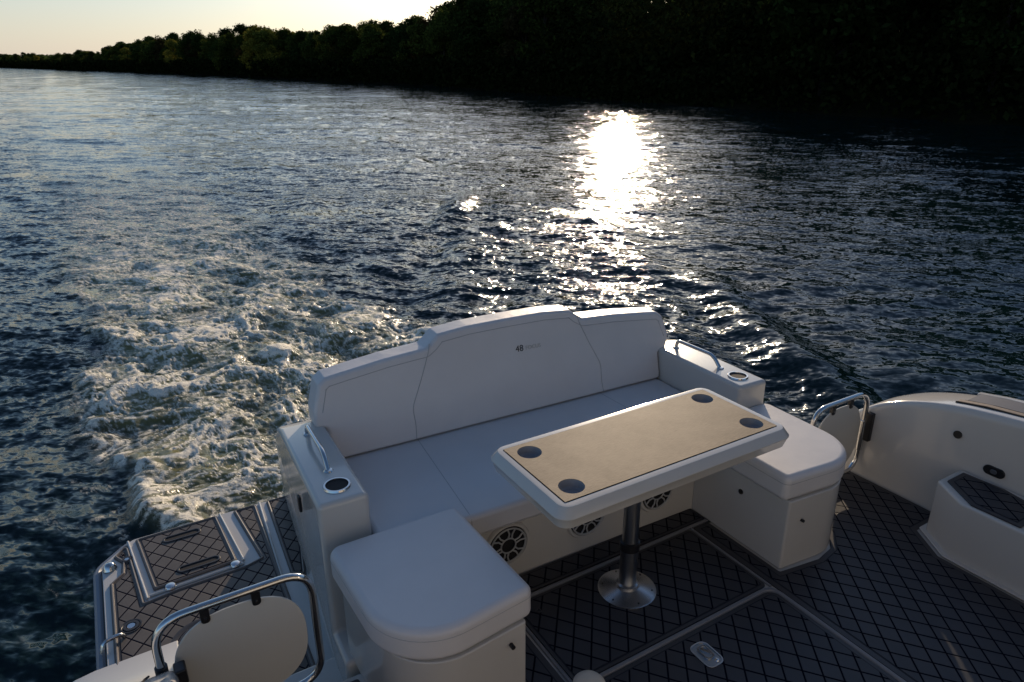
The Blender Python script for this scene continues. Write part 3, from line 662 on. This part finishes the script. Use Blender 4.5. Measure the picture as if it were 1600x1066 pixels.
# distinct trees of the skyline, placed by direction (angle from +Y) and distance
def polar(px, dist):
    u = (px - 800) / 1070; d = np.array([RW[0] @ (u, -.405, 1), RW[1] @ (u, -.405, 1)]); d /= np.linalg.norm(d); return d[0] * dist, d[1] * dist
for px, dist, h, wd, kind, lab in (
        (40, 520, 14.0, .9, 'dark', 'lone rounded tree standing above the low far shore at the left'),
        (6, 540, 11.0, 1.1, 'mid', 'low tree at the very left end of the far shore'),
        (86, 430, 11.0, 1.1, 'mid', 'pale green bushy tree just right of the lone tree on the far shore'),
        (107, 415, 10.5, .75, 'dark', 'small dark pointed tree between two bushier trees on the far shore'),
        (137, 370, 12.0, 1.1, 'yellow', 'round tree with sunlit top where the far shore begins to rise'),
        (172, 330, 12.0, 1.1, 'dark', 'dark round tree right of the sunlit-topped one on the left shore'),
        (378, 168, 9.0, .85, 'yellow', 'yellow-green tree overhanging the water at the bend of the bank'),
        (408, 166, 10.8, .95, 'yellow', 'tallest yellow-green tree of the clump at the bend of the bank'),
        (438, 160, 10.8, .85, 'yellow', 'yellow tree at the right of the bright clump at the bend'),
        (468, 152, 10.0, .7, 'yellow', 'small yellow-green tree half hidden right of the bright clump'),
        (403, 205, 16.0, 1.0, 'dark', 'dark round crown rising behind the yellow-green clump'),
        (545, 128, 11.8, 1.15, 'dark', 'broad dark crown standing out on the skyline before the hill rises'),
        (662, 105, 15.5, .6, 'brown', 'thin tall tree with an open top where the hill skyline climbs')):
    x, y = polar(px, dist)
    if x < shore_x(y) + 1: x = float(shore_x(y)) + 1
    plant(kind, x, y, h, wd, lab)
cnt = 0
def row(d0, y0, y1, step, hs, kinds, jit=1.0):
    global cnt
    y = y0
    while y < y1:
        k = random.choices(list(kinds), list(kinds.values()))[0]
        x = float(shore_x(y)) + d0 + random.uniform(-jit, jit); plant(k, x, y + random.uniform(-.5, .5) * step, random.uniform(*hs), random.uniform(.85, 1.15)); cnt += 1
        y += step * random.uniform(.8, 1.2)
K1 = {'dark': 7, 'mid': 3, 'brown': 1}; K2 = {'dark': 4, 'mid': 5, 'yellow': .8, 'brown': 1}
row(2.5, -30, 110, 5.2, (8.5, 11.5), K1)
row(8, -30, 120, 6.0, (10, 12.5), K1, 2)
row(17, -30, 125, 6.5, (11, 13), K1, 3)
row(30, -20, 130, 8.0, (11, 13), K1, 4)
row(47, -10, 120, 10.0, (11, 13), K1, 5)
row(12, 36, 66, 3.2, (8, 12), K1, 2)
row(24, 44, 90, 4.2, (11, 13), K1, 3)
row(37, 58, 110, 5.0, (12, 14), K1, 3)
row(56, 80, 130, 7.0, (12, 14), K1, 3)
row(2.5, 110, 260, 4.8, (7.5, 10.5), K2)
row(9, 120, 320, 8, (8.5, 11.5), K2, 2)
row(18, 130, 340, 13, (9, 12), K2, 3)
row(3, 262, 560, 8.5, (5.5, 9.5), {'dark': 3, 'mid': 6, 'yellow': 1})
row(14, 330, 520, 20, (8, 11), K2, 3)
print('TREES', cnt)
# undergrowth along the bank and far wood: nobody could count it
def shrubs(y0, y1, n, s, d1, h):
    y = rng.uniform(y0, y1, n); d = rng.uniform(-.8, d1, n) ; x = shore_x(y) + d; z = ground(np.maximum(d, 0), y) - .2
    C = np.stack([x, y, z + rng.random(n) * h], -1); nn = rng.normal(0, 1, (n, 3)); nn /= np.linalg.norm(nn, axis=1)[:, None]
    a = np.cross(nn, rng.normal(0, 1, (n, 3))); a /= np.linalg.norm(a, axis=1)[:, None]; b = np.cross(nn, a); sc = s * rng.uniform(.5, 1.3, n)[:, None]
    return np.stack([C - a * sc, C - b * sc * .6, C + a * sc, C + b * sc * .6], 1).reshape(-1, 3)
V = np.concatenate([shrubs(-60, 36, 32000, .22, 7, 3.2), shrubs(36, 56, 9000, .2, 5, .9), shrubs(38, 75, 30000, .24, 9, 1.6), shrubs(42, 95, 34000, .3, 22, 3.2), shrubs(-40, 62, 100000, .24, 75, 7.0), shrubs(56, 110, 22000, .24, 7, 3.2), shrubs(110, 300, 34000, .38, 6, 3.4), shrubs(300, 700, 22000, .7, 10, 3.6)])
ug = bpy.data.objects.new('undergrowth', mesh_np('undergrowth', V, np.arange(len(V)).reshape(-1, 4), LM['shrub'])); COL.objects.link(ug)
ug['kind'] = 'stuff'; ug['label'] = 'dark tangled undergrowth along the foot of the wooded bank'; ug['category'] = 'undergrowth'
n = 22000; y = rng.uniform(540, 900, n); d = rng.uniform(0, 120, n); x = shore_x(y) + d; z = ground(d, y) + 6.5 * rng.random(n) ** .6 * (.75 + .25 * np.sin(x * .13) * np.sin(y * .17 + 1))
C = np.stack([x, y, z], -1); nn = rng.normal(0, 1, (n, 3)); a = np.cross(nn, rng.normal(0, 1, (n, 3))); a /= np.linalg.norm(a, axis=1)[:, None]; b = np.cross(nn / np.linalg.norm(nn, axis=1)[:, None], a)
V = np.stack([C - a, C - b * .7, C + a, C + b * .7], 1).reshape(-1, 3)
fw = bpy.data.objects.new('far_wood', mesh_np('far_wood', V, np.arange(len(V)).reshape(-1, 4), LM['mid'])); COL.objects.link(fw)
fw['kind'] = 'stuff'; fw['label'] = 'low hazy wood on the farthest shore at the left edge'; fw['category'] = 'wood'

# ================================================================== WATER
def perlin(x, y, seed):
    r = np.random.default_rng(seed); p = r.permutation(512); g = r.random(512) * 2 * np.pi; gx, gy = np.cos(g), np.sin(g)
    xi = np.floor(x).astype(np.int64); yi = np.floor(y).astype(np.int64); xf = x - xi; yf = y - yi
    u = xf * xf * xf * (xf * (xf * 6 - 15) + 10); v = yf * yf * yf * (yf * (yf * 6 - 15) + 10)
    def h(i, j, fx_, fy_):
        k = p[(p[i & 511] + j) & 511]; return gx[k] * fx_ + gy[k] * fy_
    a = h(xi, yi, xf, yf); b = h(xi + 1, yi, xf - 1, yf); c = h(xi, yi + 1, xf, yf - 1); d = h(xi + 1, yi + 1, xf - 1, yf - 1)
    return (a + (b - a) * u + ((c + (d - c) * u) - (a + (b - a) * u)) * v) * 1.5
def fbm(x, y, seed, o=4, g=.5):
    s = 0; a = 1
    for i in range(o): s = s + a * perlin(x * 2 ** i, y * 2 ** i, seed + i); a *= g
    return s
def smooth(e0, e1, x): t = np.clip((x - e0) / (e1 - e0), 0, 1); return t * t * (3 - 2 * t)
def water():
    az = np.concatenate([np.radians(np.linspace(-38, 100, 1250)), np.radians(np.linspace(100, 322, 150))[1:-1]])
    rad = [.6]
    while rad[-1] < 2600: r_ = rad[-1]; rad.append(r_ * (1.0043 if 2.0 < r_ < 45 else (1.008 if r_ < 400 else 1.03)) )
    rad = np.array(rad); nr, na = len(rad), len(az)
    Rg, Ag = np.meshgrid(rad, az, indexing='ij'); X = Rg * np.sin(Ag); Y = Rg * np.cos(Ag)
    Z = np.zeros_like(X); r = np.random.default_rng(5)
    fade = 1 - smooth(60, 160, Rg)
    # wind chop
    nw = 84
    for i in range(nw):
        lam = .15 * (9 ** r.random() ** 1.1); k = 2 * np.pi / lam
        th = math.radians(222) + r.normal(0, .42); amp = .0050 * lam ** .85
        ph = k * (X * math.sin(th) + Y * math.cos(th)) + r.random() * 6.28
        vis = np.clip(1 - (Rg / (lam * 85)) ** 2, 0, 1); Z += .66 * amp * vis * np.sin(ph + .5 * np.sin(ph * .37 + i))
    for i in range(22):
        lam = r.uniform(1.3, 4.5); k = 2 * np.pi / lam; th = math.radians(222) + r.normal(0, .35)
        Z += .0017 * lam * np.clip(1 - (Rg / (lam * 110)) ** 2, 0, 1) * np.sin(k * (X * math.sin(th) + Y * math.cos(th)) + r.random() * 6.28)
    pat = .75 + .5 * fbm(X / 9, Y / 9, 3, 2)
    Z *= np.clip(pat, .35, 1.5)
    Z *= 1 - .6 * (1 - smooth(-2.2, -.4, X)) * (1 - smooth(5, 11, Rg))
    # smooth slick astern where the propwash has passed
    wx = X - np.interp(Y, [4.3, 5, 6, 7.5, 11, 17, 60], [1.45, 1.25, 1.15, 1.10, .92, .66, -.6]); hw = np.interp(Y, [4.3, 5, 6, 7.5, 11, 17, 30, 200], [1.5, 1.75, 1.80, 1.42, 1.5, 1.55, 2.0, 5])
    edge = hw + .35 * fbm(X * .9 + 7, Y * .7, 21, 3) 
    inw = 1 - smooth(.78, 1.12, np.abs(wx) / edge); aft = smooth(3.3, 4.1, Y)
    wake = inw * aft
    life = np.exp(-np.clip(Y - 8.0, 0, 500) / 5.2)
    wx1, wy1 = X + .35 * fbm(X * .8, Y * .8, 40, 3), Y + .35 * fbm(X * .8 + 9, Y * .8, 44, 3)
    boil = fbm(wx1 * 1.15, wy1 * .95, 50, 5, .55)
    ridge = lambda f, sd: np.clip(1 - np.abs(fbm(wx1 * f, wy1 * f * .8, sd, 4, .55)) * 2.6, 0, 1)
    r1 = ridge(2.5, 60); r2 = ridge(6.5, 160); r3 = ridge(14, 260)
    Z += wake * life * (.050 * boil + .014 * r1 ** 2 + .009 * r2 ** 2 + .004 * r3) + wake * .03 * life
    Z += wake * np.exp(-np.clip(Y - 20, 0, 900) / 60) * .012 * fbm(X * 1.2, Y * .5, 70, 3)
    # curling edge on the left of the wash near the platform
    e = np.exp(-((np.abs(wx) / edge - .95) / .10) ** 2) * aft * np.exp(-np.clip(Y - 5, 0, 99) / 4); Z += .06 * e * (1 + boil)
    # divergent stern wave, right: a long crest from the quarter, and its followers
    def crest(px, py, qx, qy, w, hgt, bend=0):
        dx, dy = qx - px, qy - py; Ln = math.hypot(dx, dy); ux, uy = dx / Ln, dy / Ln
        s = (X - px) * ux + (Y - py) * uy; t = (X - px) * -uy + (Y - py) * ux + bend * (s / Ln - .5) ** 2
        m = smooth(-.25 * Ln, .2 * Ln, s) * (1 - smooth(.7 * Ln, 1.3 * Ln, s)); return hgt * m * (np.exp(-(t / w) ** 2) - .55 * np.exp(-((t - 1.5 * w) / w) ** 2) - .35 * np.exp(-((t + 1.6 * w) / w) ** 2))
    Z += crest(4.9, 2.0, 7.0, 6.6, .30, .10, .5) + crest(6.3, 6.2, 8.0, 10.5, .45, .045)
    turb = .75 + .7 * fbm(X * .8, Y * .8, 120, 2, .5); Z0 = Z.copy()
    Z += crest(3.5, 7.4, 6.0, 11.2, .38, .10) + crest(5.6, 11.8, 7.4, 14.4, .30, .10) + crest(7.9, 18.9, 9.0, 21.0, .35, .12) + crest(9.6, 26.0, 10.8, 28.3, .4, .13)
    Z += crest(2.9, 12.5, 4.2, 16.5, .5, .07) + crest(4.0, 20.0, 6.2, 27.0, .7, .07) + crest(-1.6, 8, -4.5, 15, .5, -.07) + crest(-3.0, 12, -7, 22, .7, -.08)
    Z = Z0 + (Z - Z0) * turb
    inV = (1 - smooth(.9, 1.1, np.abs(X - 1.3) / (3.6 + .36 * np.clip(Y - 2, 0, 60)))) * (1 - smooth(9, 22, Y)); Z += inV * .015 * fbm(X * 2.1, Y * 2.1, 130, 4, .62)
    chop = (.82 + .68 * inV + .30 * fbm(X / 5, Y / 9, 140, 3)) * (1 - .30 * smooth(18, 70, Rg)) * (1 - .45 * (1 - smooth(-2.5, -.6, X)) * (1 - smooth(6, 12, Rg)))
    Z += fade * .02 * np.sin((Y * .85 + X * .25) * 1.15 + 1.2 * fbm(X / 6, Y / 6, 90, 2)) * smooth(6, 14, Y)
    Z = Z * (1 - smooth(380, 520, Rg))
    # foam density and aerated water
    lump = smooth(-.35, .65, boil)
    lace = np.maximum(r1 ** 3, np.maximum(.95 * r2 ** 3, .75 * r3 ** 3))
    near = np.exp(-np.clip(Y - 11.0, 0, 500) / 5.5)
    foam = wake * near * (.05 + (.62 + .72 * lump) * lace + .20 * smooth(.3, .9, boil)) + .8 * e * np.clip(.2 + r2, 0, 1) * near
    far_l = inw * smooth(8, 12, Y) * np.exp(-np.clip(Y - 17, 0, 500) / 7.0) * .80 * np.maximum(r2, r3) ** 2; foam = np.maximum(foam, far_l)
    spray = smooth(.25, .6, perlin(X * 5, Y * 5, 99)) * r3 * (1 - smooth(1.0, 1.5, np.abs(wx) / edge)) * aft * near * .6; foam = np.maximum(foam, spray)
    aer = inw * aft * np.exp(-np.clip(Y - 12.5, 0, 500) / 6) * np.clip(.85 + .5 * boil, 0, 1)
    slick = inw * smooth(14, 24, Y); chop = chop * (1 - .45 * slick)
    trail = np.exp(-((np.abs(wx) / edge - .92) / .10) ** 2) + .5 * np.exp(-((wx / edge - .2) / .08) ** 2)
    foam = np.maximum(foam, trail * smooth(15, 22, Y) * np.exp(-np.clip(Y - 22, 0, 900) / 45) * (.18 + .30 * np.clip(.5 + fbm(X * .9, Y * .18, 180, 4), 0, 1)))
    # hull hole is simply hidden by the boat; keep the sheet just lower there
    under = (X > -.3) & (X < 3.7) & (Y < 3.7); Z = np.where(under, -.25, Z)
    V = np.stack([X, Y, Z], -1).reshape(-1, 3); V = np.vstack([V, [[0, 0, -.25]]])
    ix = np.arange(nr * na).reshape(nr, na); nx = np.roll(ix, -1, 1)
    Fq = np.stack([ix[:-1], nx[:-1], nx[1:], ix[1:]], -1).reshape(-1, 4)[:, ::-1]
    foam = np.append(foam.ravel(), 0); aer = np.append(aer.ravel(), 0); chop = np.append(chop.ravel(), .6)
    m = bpy.data.materials.new('river_water'); m.use_nodes = True; n = m.node_tree.nodes; L = m.node_tree.links; p = n['Principled BSDF']
    def ma(op, a, b=None):
        q = n.new('ShaderNodeMath'); q.operation = op
        for i, v in enumerate((a, b)):
            if v is None: continue
            if isinstance(v, (int, float)): q.inputs[i].default_value = v
            else: L.new(v, q.inputs[i])
        return q.outputs[0]
    tc = n.new('ShaderNodeTexCoord'); A1 = n.new('ShaderNodeAttribute'); A1.attribute_name = 'foam'; A2 = n.new('ShaderNodeAttribute'); A2.attribute_name = 'aer'
    rot = n.new('ShaderNodeMapping'); rot.inputs['Rotation'].default_value = (0, 0, SUN_AZ); L.new(tc.outputs['Object'], rot.inputs[0])
    def noise(scale, det, st=(1, 1, 1), dist=0, rough=.5):
        mp = n.new('ShaderNodeMapping'); mp.inputs['Scale'].default_value = st; L.new(rot.outputs[0], mp.inputs[0])
        t = n.new('ShaderNodeTexNoise'); t.inputs['Scale'].default_value = scale; t.inputs['Detail'].default_value = det; t.inputs['Distortion'].default_value = dist; t.inputs['Roughness'].default_value = rough
        L.new(mp.outputs[0], t.inputs['Vector']); return t.outputs['Fac']
    fine = noise(34, 7, dist=1.0, rough=.75); fr = ma('ABSOLUTE', ma('SUBTRACT', fine, .5)); web = ma('SUBTRACT', 1.0, ma('MULTIPLY', fr, 6.0))
    f0 = ma('ADD', ma('MULTIPLY', A1.outputs['Fac'], 1.0), ma('MULTIPLY', ma('SUBTRACT', web, .55), .55))
    gate_ = n.new('ShaderNodeMapRange'); gate_.inputs[1].default_value = .05; gate_.inputs[2].default_value = .25; L.new(A1.outputs['Fac'], gate_.inputs[0])
    rr_ = n.new('ShaderNodeMapRange'); rr_.interpolation_type = 'SMOOTHSTEP'; rr_.inputs[1].default_value = .26; rr_.inputs[2].default_value = .95; L.new(f0, rr_.inputs[0])
    foamf = ma('MULTIPLY', rr_.outputs[0], gate_.outputs[0])
    c1 = n.new('ShaderNodeMix'); c1.data_type = 'RGBA'; c1.inputs[6].default_value = (.0034, .0130, .0140, 1); c1.inputs[7].default_value = (.17, .16, .065, 1); L.new(A2.outputs['Fac'], c1.inputs[0])
    c2 = n.new('ShaderNodeMix'); c2.data_type = 'RGBA'; c2.inputs[7].default_value = (.88, .83, .71, 1); L.new(foamf, c2.inputs[0]); L.new(c1.outputs[2], c2.inputs[6]); L.new(c2.outputs[2], p.inputs['Base Color'])
    rg = n.new('ShaderNodeMapRange'); rg.inputs[3].default_value = .06; rg.inputs[4].default_value = .75; L.new(foamf, rg.inputs[0]); L.new(rg.outputs[0], p.inputs['Roughness'])
    p.inputs['IOR'].default_value = 1.333
    # wavelets finer than the mesh: slopes straight from noise, so they stay crisp to the far shore
    def vm(op, a, b):
        q = n.new('ShaderNodeVectorMath'); q.operation = op; L.new(a, q.inputs[0])
        if isinstance(b, tuple): q.inputs[1].default_value = b
        else: L.new(b, q.inputs[1])
        return q.outputs[0]
    def slopes(scale, det, st, amp, rough):
        mp = n.new('ShaderNodeMapping'); mp.inputs['Scale'].default_value = st; L.new(rot.outputs[0], mp.inputs[0])
        t = n.new('ShaderNodeTexNoise'); t.inputs['Scale'].default_value = scale; t.inputs['Detail'].default_value = det; t.inputs['Roughness'].default_value = rough; t.inputs['Distortion'].default_value = .4
        L.new(mp.outputs[0], t.inputs['Vector'])
        return vm('MULTIPLY', vm('SUBTRACT', t.outputs['Color'], (.5, .5, .5)), (amp * .72, amp, 0))
    A3 = n.new('ShaderNodeAttribute'); A3.attribute_name = 'chop'
    sv = vm('ADD', vm('ADD', slopes(.55, 3, (.40, 1, 1), .30, .6), slopes(2.3, 3, (.42, 1, 1), .52, .6)), vm('ADD', slopes(6.5, 3, (.45, 1, 1), .95, .6), slopes(19, 2, (.6, 1, 1), .95, .5)))
    cv = n.new('ShaderNodeVectorMath'); cv.operation = 'SCALE'; L.new(sv, cv.inputs[0]); L.new(A3.outputs['Fac'], cv.inputs['Scale'])
    back_ = n.new('ShaderNodeMapping'); back_.inputs['Rotation'].default_value = (0, 0, -SUN_AZ); L.new(cv.outputs[0], back_.inputs[0])
    ge = n.new('ShaderNodeNewGeometry'); nn_ = vm('ADD', ge.outputs['Normal'], back_.outputs[0])
    nz = n.new('ShaderNodeVectorMath'); nz.operation = 'NORMALIZE'; L.new(nn_, nz.inputs[0])
    bp = n.new('ShaderNodeBump'); bp.inputs['Strength'].default_value = 1.0; bp.inputs['Distance'].default_value = .55
    L.new(ma('MULTIPLY', ma('MULTIPLY', fine, A1.outputs['Fac']), .022), bp.inputs['Height']); L.new(nz.outputs[0], bp.inputs['Normal']); L.new(bp.outputs[0], p.inputs['Normal'])
    o = bpy.data.objects.new('river_water', mesh_np('river_water', V, Fq, m, True, {'foam': foam, 'aer': aer, 'chop': chop})); COL.objects.link(o); o['kind'] = 'structure'
    print('WATER', V.shape, Z.min(), Z.max())
water()
